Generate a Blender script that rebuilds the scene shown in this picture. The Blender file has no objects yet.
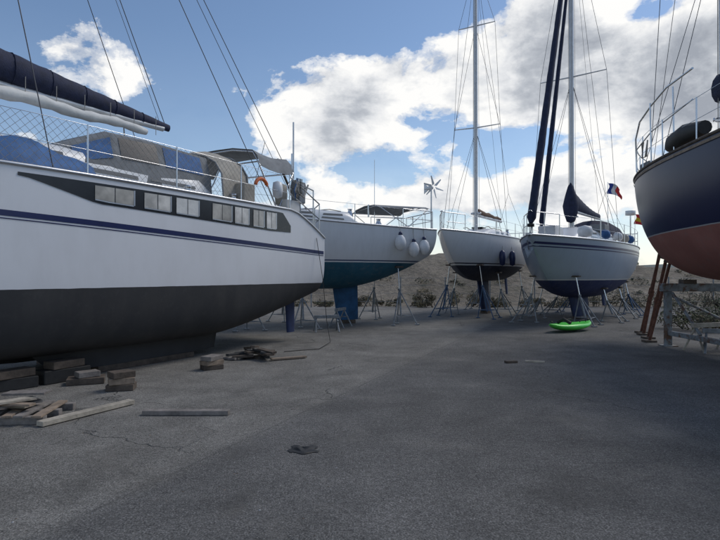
import bpy, math, random
from mathutils import Vector, Matrix
random.seed(7)
sc=bpy.context.scene
R=math.radians
# ---------------------------------------------------------------- materials
def ramp(nt,fac,stops,interp='LINEAR'):
    n=nt.nodes.new('ShaderNodeValToRGB'); cr=n.color_ramp; cr.interpolation=interp
    while len(cr.elements)<len(stops): cr.elements.new(0.5)
    for e,(p,c) in zip(cr.elements,stops):
        e.position=p; e.color=(c[0],c[1],c[2],1) if not isinstance(c,(int,float)) else (c,c,c,1)
    nt.links.new(fac,n.inputs[0]); return n.outputs[0]
def mth(nt,op,a,b=None,c=None,clamp=False):
    n=nt.nodes.new('ShaderNodeMath'); n.operation=op; n.use_clamp=clamp
    for i,v in enumerate((a,b,c)):
        if v is None: continue
        if isinstance(v,(int,float)): n.inputs[i].default_value=v
        else: nt.links.new(v,n.inputs[i])
    return n.outputs[0]
def vmt(nt,op,a,b=None):
    n=nt.nodes.new('ShaderNodeVectorMath'); n.operation=op
    for i,v in enumerate((a,b)):
        if v is None: continue
        if isinstance(v,tuple): n.inputs[i].default_value=v
        else: nt.links.new(v,n.inputs[i])
    return n.outputs['Value'] if op in('DOT_PRODUCT','LENGTH') else n.outputs[0]
def noise(nt,vec,scale,detail=4,rough=.55,dist=0.):
    n=nt.nodes.new('ShaderNodeTexNoise'); n.inputs['Scale'].default_value=scale
    n.inputs['Detail'].default_value=detail; n.inputs['Roughness'].default_value=rough
    n.inputs['Distortion'].default_value=dist
    if vec is not None: nt.links.new(vec,n.inputs['Vector'])
    return n.outputs['Fac']
def mix(nt,fac,a,b,mode='MIX'):
    n=nt.nodes.new('ShaderNodeMix'); n.data_type='RGBA'; n.blend_type=mode
    if isinstance(fac,(int,float)): n.inputs[0].default_value=fac
    else: nt.links.new(fac,n.inputs[0])
    for i,v in ((6,a),(7,b)):
        if isinstance(v,tuple): n.inputs[i].default_value=(v[0],v[1],v[2],1)
        else: nt.links.new(v,n.inputs[i])
    return n.outputs[2]
def newmat(name):
    m=bpy.data.materials.new(name); m.use_nodes=True
    nt=m.node_tree; return m,nt,nt.nodes['Principled BSDF']
def objco(nt): return nt.nodes.new('ShaderNodeTexCoord').outputs['Object']
def bump(nt,bs,h,strength=.3,dist=.02):
    b=nt.nodes.new('ShaderNodeBump'); b.inputs['Strength'].default_value=strength; b.inputs['Distance'].default_value=dist
    nt.links.new(h,b.inputs['Height']); nt.links.new(b.outputs[0],bs.inputs['Normal'])
def M(name,col,rough=.5,metal=0.,var=.18,scale=6.,bmp=.0,col2=None):
    m,nt,bs=newmat(name); co=objco(nt)
    f=noise(nt,co,scale,3,.6)
    d=tuple(c*(1-var) for c in col); l=tuple(min(1,c*(1+var)) for c in col)
    c=ramp(nt,f,[(.3,d),(.7,l)])
    if col2: c=mix(nt,ramp(nt,noise(nt,co,scale*.6,5,.7),[(.5,0.),(.6,1.)]),c,col2)
    nt.links.new(c,bs.inputs['Base Color'])
    bs.inputs['Roughness'].default_value=rough; bs.inputs['Metallic'].default_value=metal
    if bmp: bump(nt,bs,noise(nt,co,scale*5,3,.6),bmp,.01)
    return m
def hullmat(name,bands,rough=.28,dirt=.25,spec=.5,sc_=(3,3,.4),mot=.4,scuff=.2):
    m,nt,bs=newmat(name); co=objco(nt)
    sep=nt.nodes.new('ShaderNodeSeparateXYZ'); nt.links.new(co,sep.inputs[0]); z=sep.outputs[2]
    zw=mth(nt,'ADD',z,mth(nt,'MULTIPLY',mth(nt,'SUBTRACT',noise(nt,co,3,2),.5),.012))
    zz=mth(nt,'DIVIDE',zw,5.0)
    stops=[(0,bands[0][1])]
    for i in range(len(bands)-1): stops.append((bands[i][0]/5.0,bands[i+1][1]))
    c=ramp(nt,zz,stops,'CONSTANT')
    st=nt.nodes.new('ShaderNodeMapping'); st.inputs['Scale'].default_value=sc_; nt.links.new(co,st.inputs[0])
    s=noise(nt,st.outputs[0],1.6,5,.65)
    g=noise(nt,co,1.2,5,.6)
    f=mth(nt,'MULTIPLY',ramp(nt,s,[(.45,0.),(.75,1.)]),dirt)
    c=mix(nt,f,c,(.22,.2,.17))
    under=mth(nt,'LESS_THAN',z,bands[0][0])
    f2=mth(nt,'MULTIPLY',mth(nt,'MULTIPLY',under,ramp(nt,g,[(.4,0.),(.7,1.)])),mot)
    c=mix(nt,f2,c,tuple(min(1,x*1.6+.03) for x in bands[0][1]))
    sc2=mth(nt,'MULTIPLY',mth(nt,'MULTIPLY',under,ramp(nt,noise(nt,co,7,5,.7),[(.55,0.),(.65,1.)])),scuff)
    c=mix(nt,sc2,c,(.2,.2,.19))
    nt.links.new(c,bs.inputs['Base Color']); bs.inputs['Specular IOR Level'].default_value=spec
    r=mth(nt,'ADD',mth(nt,'MULTIPLY',under,.45),rough); nt.links.new(r,bs.inputs['Roughness'])
    bump(nt,bs,noise(nt,co,1.3,2,.5),.1,.03)
    return m
white=M('white_gelcoat',(.72,.73,.74),.3,var=.06,scale=2)
deckm=M('deck_gelcoat',(.62,.62,.6),.55,var=.1,scale=4)
alu=M('anodised_aluminium',(.55,.56,.58),.35,.85,.1)
mastw=M('mast_paint',(.6,.61,.62),.35,.3,.08)
steel=M('stainless_steel',(.6,.61,.63),.22,1.,.05)
wire=M('rigging_wire',(.08,.08,.09),.45,.6,.1)
rope=M('rope',(.35,.33,.3),.9,0,.2,30)
navyc=M('navy_canvas',(.012,.018,.05),.8,0,.3,9,.5)
whitec=M('sailcloth',(.66,.66,.64),.8,0,.12,5,.4)
beige=M('beige_canvas',(.38,.35,.3),.85,0,.15,5,.4)
greyc=M('grey_canvas',(.2,.21,.22),.85,0,.2,5,.4)
bluec=M('blue_canvas',(.03,.11,.28),.7,0,.25,5,.4)
brownc=M('brown_canvas',(.14,.085,.055),.85,0,.25,7,.3)
black=M('black_rubber',(.02,.02,.02),.65,0,.3,8,.2)
darkst=M('dark_window_band',(.02,.021,.024),.25,0,.2,4)
glass=M('smoked_window',(.16,.16,.155),.12,0,.2,1.5)
blind=M('window_blind',(.42,.4,.36),.2,0,.45,2.5)
blind2=M('window_curtain',(.62,.6,.56),.2,0,.35,3.5)
bluestripe=M('navy_stripe',(.012,.02,.09),.35,0,.15)
antig=M('grey_antifouling',(.03,.031,.034),.75,0,.25,2,.2)
antib=M('blue_antifouling',(.02,.09,.2),.75,0,.35,3,.2)
antin=M('navy_antifouling',(.012,.025,.08),.75,0,.35,3,.2)
antir=M('red_antifouling',(.2,.05,.035),.75,0,.3,3,.2)
galv=M('galvanised_steel',(.22,.24,.26),.55,.4,.35,9,.1)
cradm=M('cradle_paint',(.2,.22,.23),.6,.15,.3,9,.15,col2=(.12,.065,.04))
bluesteel=M('blue_painted_steel',(.05,.1,.19),.55,.1,.35,9,.1)
rust=M('rusty_steel',(.13,.055,.035),.85,.1,.4,12,.3)
wood=M('weathered_wood',(.26,.2,.15),.85,0,.35,7,.6)
woodd=M('dark_wood',(.09,.07,.055),.85,0,.4,7,.6)
woodg=M('grey_wood',(.2,.18,.165),.85,0,.35,9,.6)
wooddl=M('pale_wood',(.38,.34,.28),.85,0,.3,7,.6)
orange=M('orange_foam',(.6,.13,.03),.6,0,.15)
green=M('green_polyethylene',(.09,.62,.08),.35,0,.12,3)
fendw=M('fender_vinyl',(.7,.71,.72),.4,0,.1)
fendb=M('fender_navy',(.02,.03,.09),.4,0,.1)
flagr=M('flag_red',(.55,.03,.03),.8); flagw=M('flag_white',(.7,.7,.7),.8); flagb=M('flag_blue',(.03,.06,.3),.8); flagy=M('flag_yellow',(.7,.5,.03),.8)
# ---------------------------------------------------------------- mesh builder
class B:
    def __init__(s): s.v=[];s.f=[];s.sm=[];s.mi=[];s.mats=[]
    def mi_(s,m):
        if m not in s.mats: s.mats.append(m)
        return s.mats.index(m)
    def add(s,vs,fs,m,smooth=False):
        o=len(s.v); s.v+= [tuple(v) for v in vs]; i=s.mi_(m)
        for f in fs: s.f.append(tuple(a+o for a in f)); s.sm.append(smooth); s.mi.append(i)
    def tube(s,p,q,r,m,r2=None,n=8):
        p=Vector(p);q=Vector(q);d=q-p
        if d.length<1e-6:return
        r2=r if r2 is None else r2
        qt=d.to_track_quat('Z','Y'); vs=[]
        for k,(c,rr) in enumerate(((p,r),(q,r2))):
            for i in range(n):
                a=2*math.pi*i/n; vs.append(c+qt@Vector((rr*math.cos(a),rr*math.sin(a),0)))
        fs=[(i,(i+1)%n,n+(i+1)%n,n+i) for i in range(n)]
        s.add(vs,fs,m,True); s.add(vs[:n],[tuple(range(n))[::-1]],m); s.add(vs[n:],[tuple(range(n))],m)
    def path(s,pts,r,m,n=8,radii=None,sx=1,closed=False):
        pts=[Vector(p) for p in pts]; N=len(pts); vs=[]
        for k,p in enumerate(pts):
            a=pts[(k-1)%N] if (closed or k>0) else p; b=pts[(k+1)%N] if (closed or k<N-1) else p
            d=(b-a).normalized(); u=Vector((0,0,1)) if abs(d.z)<.95 else Vector((1,0,0))
            x=d.cross(u).normalized(); y=x.cross(d).normalized(); rr=radii[k] if radii else r
            for i in range(n):
                an=2*math.pi*i/n; vs.append(p+x*rr*sx*math.cos(an)+y*rr*math.sin(an))
        fs=[]
        for k in range(N if closed else N-1):
            k2=(k+1)%N
            for i in range(n): fs.append((k*n+i,k*n+(i+1)%n,k2*n+(i+1)%n,k2*n+i))
        s.add(vs,fs,m,True)
        if not closed:
            s.add(vs[:n],[tuple(range(n))[::-1]],m); s.add(vs[-n:],[tuple(range(n))],m)
    def box(s,c,size,m,rot=(0,0,0),taper=1.):
        from mathutils import Euler
        E=Euler(rot).to_matrix(); c=Vector(c); x,y,z=[a/2 for a in size]; bv=min(x,y,z)*.12
        vs=[];t=taper
        idx={}
        for sx in(-1,1):
            for sy in(-1,1):
                for sz in(-1,1):
                    k=t if sz>0 else 1
                    for ax in range(3):
                        p=[sx*x*k,sy*y*k,sz*z]
                        for a in range(3):
                            if a!=ax: p[a]-= (sx,sy,sz)[a]*bv
                        idx[(sx,sy,sz,ax)]=len(vs); vs.append(c+E@Vector(p))
        fs=[]
        def q(*ks): fs.append(tuple(idx[k] for k in ks))
        for ax in range(3):
            o=[a for a in range(3) if a!=ax]
            for sg in(-1,1):
                ks=[]
                for a,b in((-1,-1),(1,-1),(1,1),(-1,1)):
                    k=[0,0,0];k[ax]=sg;k[o[0]]=a;k[o[1]]=b;ks.append((*k,ax))
                q(*ks)
        for ax in range(3):
            o=[a for a in range(3) if a!=ax]
            for a in(-1,1):
                for b in(-1,1):
                    def kk(e,f):
                        k=[0,0,0];k[ax]=e;k[o[0]]=a;k[o[1]]=b;return (*k,f)
                    q(kk(-1,o[0]),kk(1,o[0]),kk(1,o[1]),kk(-1,o[1]))
        for sx in(-1,1):
            for sy in(-1,1):
                for sz in(-1,1): q((sx,sy,sz,0),(sx,sy,sz,1),(sx,sy,sz,2))
        s.add(vs,fs,m)
    def lathe(s,c,prof,m,axis=(0,0,1),n=16):
        qt=Vector(axis).to_track_quat('Z','Y'); c=Vector(c); vs=[]
        for (r,z) in prof:
            for i in range(n):
                a=2*math.pi*i/n; vs.append(c+qt@Vector((r*math.cos(a),r*math.sin(a),z)))
        fs=[(k*n+i,k*n+(i+1)%n,(k+1)*n+(i+1)%n,(k+1)*n+i) for k in range(len(prof)-1) for i in range(n)]
        s.add(vs,fs,m,True)
    def grid(s,rows,m,smooth=True):
        n=len(rows[0]); vs=[v for r in rows for v in r]
        s.add(vs,[(a*n+b,a*n+b+1,(a+1)*n+b+1,(a+1)*n+b) for a in range(len(rows)-1) for b in range(n-1)],m,smooth)
    def obj(s,name,parent=None,solid=0):
        me=bpy.data.meshes.new(name); me.from_pydata(s.v,[],s.f)
        for m in s.mats: me.materials.append(m)
        for p,a,b in zip(me.polygons,s.sm,s.mi): p.use_smooth=a; p.material_index=b
        import bmesh
        bm=bmesh.new(); bm.from_mesh(me); bmesh.ops.recalc_face_normals(bm,faces=bm.faces) if not solid==-1 else None
        bm.to_mesh(me); bm.free()
        o=bpy.data.objects.new(name,me); sc.collection.objects.link(o)
        if parent: o.parent=parent
        return o
def empty(name,loc=(0,0,0),rz=0):
    e=bpy.data.objects.new(name,None); e.location=loc; e.rotation_euler=(0,0,rz); e.empty_display_size=.3
    sc.collection.objects.link(e); return e
# ---------------------------------------------------------------- hull
class Hull:
    def __init__(h,L,beam,sheer,keelz,ts=.7,sm=.4,p1=2.2,n=2.,vb=.6,rev=0.):
        h.L=L;h.hb=beam/2;h.zs=sheer;h.zk=keelz;h.ts=ts;h.sm=sm;h.p1=p1;h.n=n;h.vb=vb;h.rev=rev
    def b(h,s):
        if s<h.sm: return h.hb*(h.ts+(1-h.ts)*math.sin(math.pi/2*s/h.sm))
        u=(s-h.sm)/(1-h.sm); return h.hb*max(0,1-u**h.p1)
    def pt(h,s,t,side=1):
        b=h.b(s);zs=h.zs(s);zk=min(h.zk(s),zs); th=t*math.pi/2
        y1=math.sin(th)**(2/h.n); z1=1-max(0,math.cos(th))**(2/h.n)
        w=max(0,(s-h.vb)/(1-h.vb)); w=w*w*(3-2*w)*.8
        tt=t; y2=tt**.85; z2=tt
        y=(1-w)*y1+w*y2; z=(1-w)*z1+w*z2
        Z=zk+(zs-zk)*z
        x=s*h.L-h.rev*(zs-Z)*(max(0,1-s*6))
        return Vector((x,side*b*y,Z))
    def side(h,x,z,side=1,off=0.):
        s=x/h.L; lo,hi=0,1
        for _ in range(30):
            m=(lo+hi)/2
            if h.pt(s,m).z<z: lo=m
            else: hi=m
        p=h.pt(s,lo); return Vector((x,side*(p.y+off),z))
    def deckz(h,x): return h.zs(x/h.L)
    def build(h,mat,parent,deckmat=deckm,ns=48,nt=24):
        b=B(); S=[1-(1-i/ns)**1.25 for i in range(ns+1)]
        for sd in(1,-1):
            b.grid([[h.pt(s,j/nt,sd) for j in range(nt+1)] for s in S],mat)
        pr=[h.pt(0,j/nt,1) for j in range(nt,-1,-1)]+[h.pt(0,j/nt,-1) for j in range(1,nt+1)]
        b.add(pr,[tuple(range(len(pr)))],mat)
        b.obj('hull',parent)
        d=B(); rows=[]
        for s in S:
            p=h.pt(s,1); rows.append([Vector((p.x,p.y*k,p.z-.015+.07*(1-k*k))) for k in(-1,-.6,-.2,.2,.6,1)])
        d.grid(rows,deckmat); d.obj('deck',parent)
        r=B()
        for sd in(1,-1): r.path([h.pt(s,1,sd)+Vector((0,0,.02)) for s in S],.03,alu if deckmat is deckm else woodd,n=6)
        r.obj('toe_rail',parent)
    def ribbon(h,b,x0,x1,zlo,zhi,mat,side=1,off=.006,n=40):
        rows=[]
        for i in range(n+1):
            x=x0+(x1-x0)*i/n; a=zlo(x);c=zhi(x)
            rows.append([h.side(x,a+(c-a)*k/3,side,off) for k in range(4)])
        b.grid(rows,mat)
def cabin(parent,h,x0,x1,w0,w1,ht,slope0=.3,slope1=1.0,mat=white,win=True,name='coachroof',side_slope=.85):
    b=B(); rows=[]; N=14
    def sect(x,w,hh):
        z=h.deckz(x)+.04; prof=[(1,-.06),(.97,.5*1),(side_slope+.03,.86),(side_slope-.08,.97),(.4,1.04),(0,1.06)]
        pts=[Vector((x,w*k,z+hh*q)) for k,q in prof]; pts+= [Vector((x,-w*k,z+hh*q)) for k,q in prof[-2::-1]]
        return pts
    for i in range(N+1):
        u=i/N; x=x0+(x1-x0)*u; hh=ht*min(1,max(.03,(x-x0)/slope0+.03),max(.03,(x1-x)/slope1+.03))
        rows.append(sect(x,w0+(w1-w0)*u,hh))
    b.grid(rows,mat); b.add(rows[0],[tuple(range(len(rows[0])))],mat); b.add(rows[-1],[tuple(range(len(rows[-1])))],mat)
    b.obj(name,parent)
    if win:
        g=B(); nW=3; a=x0+slope0+.25; e=x1-slope1-.1; step=(e-a)/nW
        for sd in(1,-1):
            for k in range(nW):
                xa=a+k*step; xb=xa+step*.8
                vs=[]
                for (x,q) in((xa,.3),(xb,.34),(xb-.08,.72),(xa+.04,.76)):
                    u=(x-x0)/(x1-x0); w=(w0+(w1-w0)*u); z=h.deckz(x)+.04
                    k2=1-.03*(q+.06)/.56 if q<.5 else .97-(.97-side_slope-.03)*(q-.5)/.36
                    vs.append(Vector((x,sd*(w*k2+.012),z+ht*q)))
                g.add(vs,[(0,1,2,3)],glass)
        zt=lambda x:h.deckz(x)+.04+ht*1.04
        g.box((x0+(x1-x0)*.3,0,zt(x0)+.03),(.5,.5,.06),darkst); g.box((x0+(x1-x0)*.62,0,zt(x0+1)+.03),(.45,.45,.05),darkst)
        for sd in(1,-1):
            g.path([(x0+.5+.4*i,sd*.45,zt(x0+.5)+(.06 if i%2 else .01)) for i in range(7)],.015,wood,n=6)
        g.obj('cabin_windows',parent)
    w=B()
    for sd in(1,-1):
        for xx in(x0-.5,x0+.25):
            zz=h.deckz(xx)+ (.1 if xx<x0 else ht+.0); yy=sd*(h.b(xx/h.L)-.3 if xx<x0 else .6)
            w.lathe((xx,yy,zz),[(.1,-.1),(.1,0),(.07,.05),(.06,.12),(.085,.15),(0,.16)],steel)
    w.obj('winches',parent)
def rails(parent,h,x0,x1,hgt=.62,step=1.6,sides=(1,-1),pulpit=True,pushpit=True):
    b=B(); inset=.06
    def P(x,z,sd): 
        s=min(.995,x/h.L); return Vector((x,sd*max(.03,(h.b(s)-inset)),h.zs(s)+z))
    n=max(2,int((x1-x0)/step))
    for sd in sides:
        xs=[x0+(x1-x0)*i/n for i in range(n+1)]
        for x in xs: b.tube(P(x,0,sd),P(x,hgt,sd),.014,steel)
        fine=[x0+(x1-x0)*i/24 for i in range(25)]
        b.path([P(x,hgt-.01,sd) for x in fine],.005,steel,n=5)
        b.path([P(x,hgt*.52,sd) for x in fine],.005,steel,n=5)
    if pulpit:
        xb=h.L-.02; xs=[x1+(xb-x1)*i/8 for i in range(9)]
        top=[P(x,hgt+.02,1) for x in xs]+[P(x,hgt+.02,-1) for x in xs[::-1]]
        top[8]=P(xb,hgt+.04,1);b.path(top,.016,steel)
        b.path([P(x,hgt*.5,1) for x in xs[:7]],.014,steel); b.path([P(x,hgt*.5,-1) for x in xs[:7]],.014,steel)
        for sd in(1,-1):
            for x in(x1,(x1+xb)/2,xb-.15): b.tube(P(x,0,sd),P(x,hgt+.02,sd),.015,steel)
    if pushpit:
        pts=[P(x0,hgt,1),P(.15,hgt,1)];w=h.b(0)-inset
        pts+= [Vector((.03,w*k,h.zs(0)+hgt)) for k in(.85,.4,-.4,-.85)]+[P(.15,hgt,-1),P(x0,hgt,-1)]
        b.path(pts,.016,steel); b.path([p-Vector((0,0,hgt*.48)) for p in pts],.013,steel)
        for p in pts[1:-1]: b.tube(p,p-Vector((0,0,hgt)),.014,steel)
    b.obj('guard_rails',parent)
def rig(parent,h,mx,mtop,spr,mr=.09,mat=mastw,boom=None,cover=None,furl=None,inner=None,fx=None,spw=1.0,bz=None,backstay=True):
    b=B(); zb=h.deckz(mx)
    b.path([(mx,0,zb-.05),(mx,0,zb+(mtop-zb)*.7),(mx,0,mtop)],mr,mat,n=12,radii=[mr,mr,mr*.7],sx=.72)
    fx=h.L-.15 if fx is None else fx
    for z,w in spr:
        for sd in(1,-1): b.tube((mx,0,z),(mx-.12,sd*w,z+.06),.028,mat,.018)
    b.box((mx,0,mtop+.02),(.3,.1,.08),mat); b.tube((mx-.1,0,mtop),(mx-.1,0,mtop+.5),.008,wire)
    for sd in(1,-1): b.lathe((mx,sd*mr*.9,zb+1.0),[(.05,-.02),(.05,.05),(.035,.08),(.045,.11),(0,.12)],steel,axis=(0,sd,0),n=10)
    b.obj('mast',parent)
    w=B(); r=.007
    hb=h.b(mx/h.L)-.08
    for sd in(1,-1):
        prev=Vector((mx-.05,sd*hb,zb)); pts=[prev]
        for z,ww in spr: pts.append(Vector((mx-.12,sd*ww,z+.06)))
        pts.append(Vector((mx,0,mtop-.1)))
        for a,c in zip(pts,pts[1:]): w.tube(a,c,r,wire,n=5)
        for k,dx in enumerate((.45,-.45)):
            w.tube((mx+dx,sd*(hb-.05),zb),(mx,0,spr[0][0]-.1),r,wire,n=5)
        if len(spr)>1: w.tube((mx-.12,sd*spr[0][1],spr[0][0]),(mx,0,spr[1][0]),r,wire,n=5)
        w.tube((mx-.02,sd*.13,zb+.2),(mx-.02,sd*.1,mtop-1),.006,rope,n=5)
        w.tube((mx+.14,sd*.05,zb+.2),(mx+.1,sd*.05,mtop-.3),.006,rope,n=5)
    w.tube((fx,0,h.deckz(fx)),(mx,0,mtop-.1),r,wire,n=5)
    if backstay:
        sp=Vector((.5,0,h.zs(0)+2.5))
        w.tube(sp,(mx,0,mtop),r,wire,n=5)
        for sd in(1,-1): w.tube((.1,sd*h.b(0)*.8,h.zs(0)),sp,r,wire,n=5)
    w.obj('rigging',parent)
    def furled(x0,z1,rad,name):
        q=B();a=Vector((x0,0,h.deckz(x0)+.35));c=Vector((mx+.1,0,z1)); N=60;pts=[];rr=[]
        for i in range(N+1):
            u=i/N; pts.append(a.lerp(c,u)); rr.append(rad*(1.0-.45*u)*(1+.035*math.sin(u*60)+.025*math.sin(u*171))*(0.4 if i==0 else 1))
        q.path(pts,rad,navyc,n=10,radii=rr); q.tube(a-Vector((0,0,.32)),a,.015,steel); q.lathe(a-Vector((0,0,.1)),[(0,0),(.1,0),(.1,.09),(0,.09)],black)
        q.obj(name,parent)
    if furl: furled(fx,mtop-1.,furl,'furled_genoa')
    if inner: furled(inner,mtop-2.2,.09,'furled_staysail')
    if boom:
        q=B(); z=bz or zb+1.2; q.tube((mx,0,z),(mx-boom,0,z+.05),.06,mat)
        if cover:
            N=24; pts=[];rr=[]
            for i in range(N+1):
                u=i/N; pts.append(Vector((mx+.12-(boom)*u,0,z+.12+.28*(1-u)**2))); rr.append((.12+.2*(1-u)**1.6)*(1+.04*math.sin(i*2.1)))
            q.path(pts,.2,cover,n=12,radii=rr,sx=.62)
        q.tube((mx-boom,0,z),(mx,0,mtop-.1),.005,wire,n=5)
        q.tube((mx-boom*.8,0,z),(mx-boom*.8-.1,0,zb+.3),.012,rope)
        q.obj('boom',parent)
def fin(parent,h,xc,chord_top,chord_bot,ztop,zbot,th,mat,y=0,rake=.2,name='keel'):
    b=B();rows=[]
    for k in range(7):
        u=k/6; z=ztop+(zbot-ztop)*u; c=chord_top+(chord_bot-chord_top)*u; x0=xc+c/2-rake*u*2+rake
        ring=[]
        n=12
        for i in range(n+1):
            a=2*math.pi*i/n; xx=-c*(.5-.5*math.cos(a)); yy=th/2*math.sin(a)*(1.2-.6*(.5-.5*math.cos(a)))
            ring.append(Vector((x0+xx,y+yy,z)))
        rows.append(ring)
    b.grid(rows,mat); b.add(rows[-1][:-1],[tuple(range(12))],mat)
    if name=='keel': b.box((xc-rake,y,zbot/2),(chord_bot*.6,.3,zbot*.98),woodd)
    b.obj(name,parent)
def world(parent,p):
    return Matrix.Translation(parent.location)@Matrix.Rotation(parent.rotation_euler.z,4,'Z')@Vector(p)
def stand(parent,h,x,side,t=.5,mat=galv,out=.75):
    p=h.pt(x/h.L,t,side); pw=world(parent,p); bw=world(parent,(p.x,p.y+side*out,0)); iw=world(parent,(p.x,p.y-side*.1,0))
    ax=(world(parent,(p.x+1,p.y,0))-world(parent,(p.x,p.y,0)))
    e=empty('boat_stand',(bw.x,bw.y,0)); o=Vector((bw.x,bw.y,0))
    b=B(); P=pw-o; top=P-Vector((0,0,.02))
    base=(iw-bw)*.35
    mid=base+(top-base)*.6
    b.tube(base+Vector((0,0,.25)),mid,.032,mat); b.tube(mid,top,.02,steel)
    b.tube(mid-Vector((0,0,.02)),mid+Vector((0,0,.04)),.05,mat)
    inn=(iw-bw); inn.z=0
    for q in (ax*.42+inn*-.25,-ax*.42+inn*-.25,inn*.95):
        f=Vector((q.x,q.y,.02)); b.tube(mid,f,.02,mat); b.box(f,(.14,.14,.03),mat)
    f1=ax*.42+inn*-.25;f2=-ax*.42+inn*-.25;f3=inn*.95
    pts=[mid.lerp(Vector((q.x,q.y,.02)),.75) for q in(f1,f2,f3)]
    for i in range(3): b.tube(pts[i],pts[(i+1)%3],.012,mat)
    b.obj('stand_frame',e)
    c=B(); c.box(top,(.26,.26,.05),woodd,rot=(0,0,parent.rotation_euler.z)); c.obj('stand_pad',e)
def prop(name,a,c,r,mat):
    e=empty(name,(a[0],a[1],0)); b=B(); o=Vector((a[0],a[1],0))
    b.tube(Vector(a)-o,Vector(c)-o,r,mat); b.tube((Vector(a)-o).lerp(Vector(c)-o,.45),(Vector(a)-o).lerp(Vector(c)-o,.52),r*1.5,mat)
    b.box(Vector(a)-o+Vector((0,0,.025)),(.25,.25,.05),woodd); b.box(Vector(c)-o,(.2,.2,.06),woodd,rot=(.3,.2,.4)); b.obj('prop_pole',e)

# ================================================================= BOAT 1 (near left)
d1=Vector((-3.77,-6.5)).normalized()
rz=math.atan2(d1.y,d1.x)
port=Vector((-math.sin(rz),math.cos(rz)))
HB=1.6
sx,sy=-0.9-port.x*HB*.93,13.5-port.y*HB*.93
b1=empty('sailboat',(sx,sy,0),rz)
def sh1(s):
    z=3.06 if s<.75 else 3.06-.05*(s-.75)/.25
    if s<.12: z=2.5+.56*(1-(1-s/.12)**1.25)
    return z
def zk1(s):
    if s<.3: return .37+.72*((.3-s)/.3)**1.35
    if s>.55: u=(s-.55)/.45; return .37+(sh1(s)-.37)*u**4.5
    return .37
h1=Hull(11.2,HB*2,sh1,zk1,ts=.94,sm=.4,p1=3.0,n=5.5,vb=.7)
hm1=hullmat('hull_paint_white_grey',[(1.40,(.030,.031,.034)),(5,(.74,.75,.775))],.3,.10,sc_=(1.3,1.3,.5),mot=.18,scuff=.05)
h1.build(hm1,b1,deckmat=deckm,nt=44)
rb=B()
zstripe=lambda x:2.15+.27*min(x,9)/7.5
for sd in(1,-1):
    h1.ribbon(rb,.05,10.6,lambda x:zstripe(x)-.04,lambda x:zstripe(x)+.04,bluestripe,sd)
    h1.ribbon(rb,.05,10.6,lambda x:zstripe(x)-.08,lambda x:zstripe(x)-.065,bluestripe,sd)
rb.obj('hull_stripes',b1)
wb=B()
def zlo(x):
    pts=[(1.45,2.56),(2.2,2.55),(3.2,2.58),(6.2,2.67),(7.2,2.93),(7.6,2.95)]
    for (a,c),(d,e) in zip(pts,pts[1:]):
        if x<=d: return c+(e-c)*(x-a)/(d-a)
    return 2.95
for sd in(1,-1):
    h1.ribbon(wb,1.45,7.3,zlo,lambda x:2.98-(.0 if x>1.75 else (1.75-x)*.9),darkst,sd,.008)
wb.obj('window_band',b1)
wn=B()
wins=[(6.25,5.6),(5.4,4.88),(4.75,4.25),(3.9,3.4),(3.3,2.9),(2.75,2.42),(2.32,2.0)]
for sd in(1,-1):
    for i,(a,c) in enumerate(wins):
        h1.ribbon(wn,c,a,lambda x:zlo(x)+.055,lambda x:2.94,(blind,blind2,whitec,blind,blind2,blind,blind2)[i],sd,.016,n=4)
        h1.ribbon(wn,c-.025,c-.002,lambda x:zlo(x)+.05,lambda x:2.945,alu,sd,.019,n=2)
        h1.ribbon(wn,c,a,lambda x:zlo(x)+.035,lambda x:zlo(x)+.053,alu,sd,.019,n=3)
        m_=(a+c)/2
        h1.ribbon(wn,m_-.006,m_+.006,lambda x:zlo(x)+.055,lambda x:2.94,darkst,sd,.0185,n=2)
wn.obj('hull_windows',b1)
fin(b1,h1,4.8,4.0,3.4,.55,.10,.3,antig,y=.75,rake=.1)
fin(b1,h1,4.8,4.0,3.4,.55,.10,.3,antig,y=-.75,rake=.1)
fin(b1,h1,.75,.42,.3,1.3,.22,.08,antin,y=1.0,rake=.03,name='rudder')
cabin(b1,h1,3.2,9.2,1.05,.75,.55,.3,1.6,win=True,mat=white)
ph=B()
rows=[]
PR=[(3.3,.95,1.0),(4.6,1.0,.98),(5.4,.98,.93),(6.3,.55,.85)]
for x,hh,w in PR:
    z=3.1; rows.append([Vector((x,w,z)),Vector((x,w*.95,z+hh*.5)),Vector((x,w*.82,z+hh*.92)),Vector((x,w*.6,z+hh)),Vector((x,-w*.6,z+hh)),Vector((x,-w*.82,z+hh*.92)),Vector((x,-w,z))])
ph.grid(rows,greyc,False)
ph.add(rows[0],[tuple(range(7))],greyc);ph.add(rows[-1],[tuple(range(7))],bluec)
ph.obj('pilothouse',b1)
pw=B()
def pp(x,q,sd):
    for (a,ha,wa),(c,hc,wc) in zip(PR,PR[1:]):
        if x<=c: u=(x-a)/(c-a);hh=ha+(hc-ha)*u;w=wa+(wc-wa)*u;break
    y=w*(1-.05*q/.5) if q<.5 else w*(.95-.13*(q-.5)/.42)
    return Vector((x,sd*(y+.01),3.1+hh*q))
for (xa,xb) in((3.5,4.4),(4.55,5.3),(5.45,6.1)):
    for sd in(1,-1):
        pw.grid([[pp(xa+(xb-xa)*i/2,q,sd) for q in(.5,.7,.88)] for i in range(3)],bluec if xa!=4.55 else darkst,False)
pw.obj('pilothouse_windows',b1)
tp=B(); rows=[]
for i in range(12):
    x=5.9+i*.22; rows.append([Vector((x,1.15-.9*j/6,3.12+.5*math.sin(math.pi*j/6)**.6*(1+.12*math.sin(i*1.3+j))*math.sin(math.pi*(i+1)/13)**.4)) for j in range(7)])
tp.grid(rows,bluec); tp.obj('tarpaulin',b1)
rails(b1,h1,1.4,9.6,hgt=.78,step=1.5,pulpit=True,pushpit=True)
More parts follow.
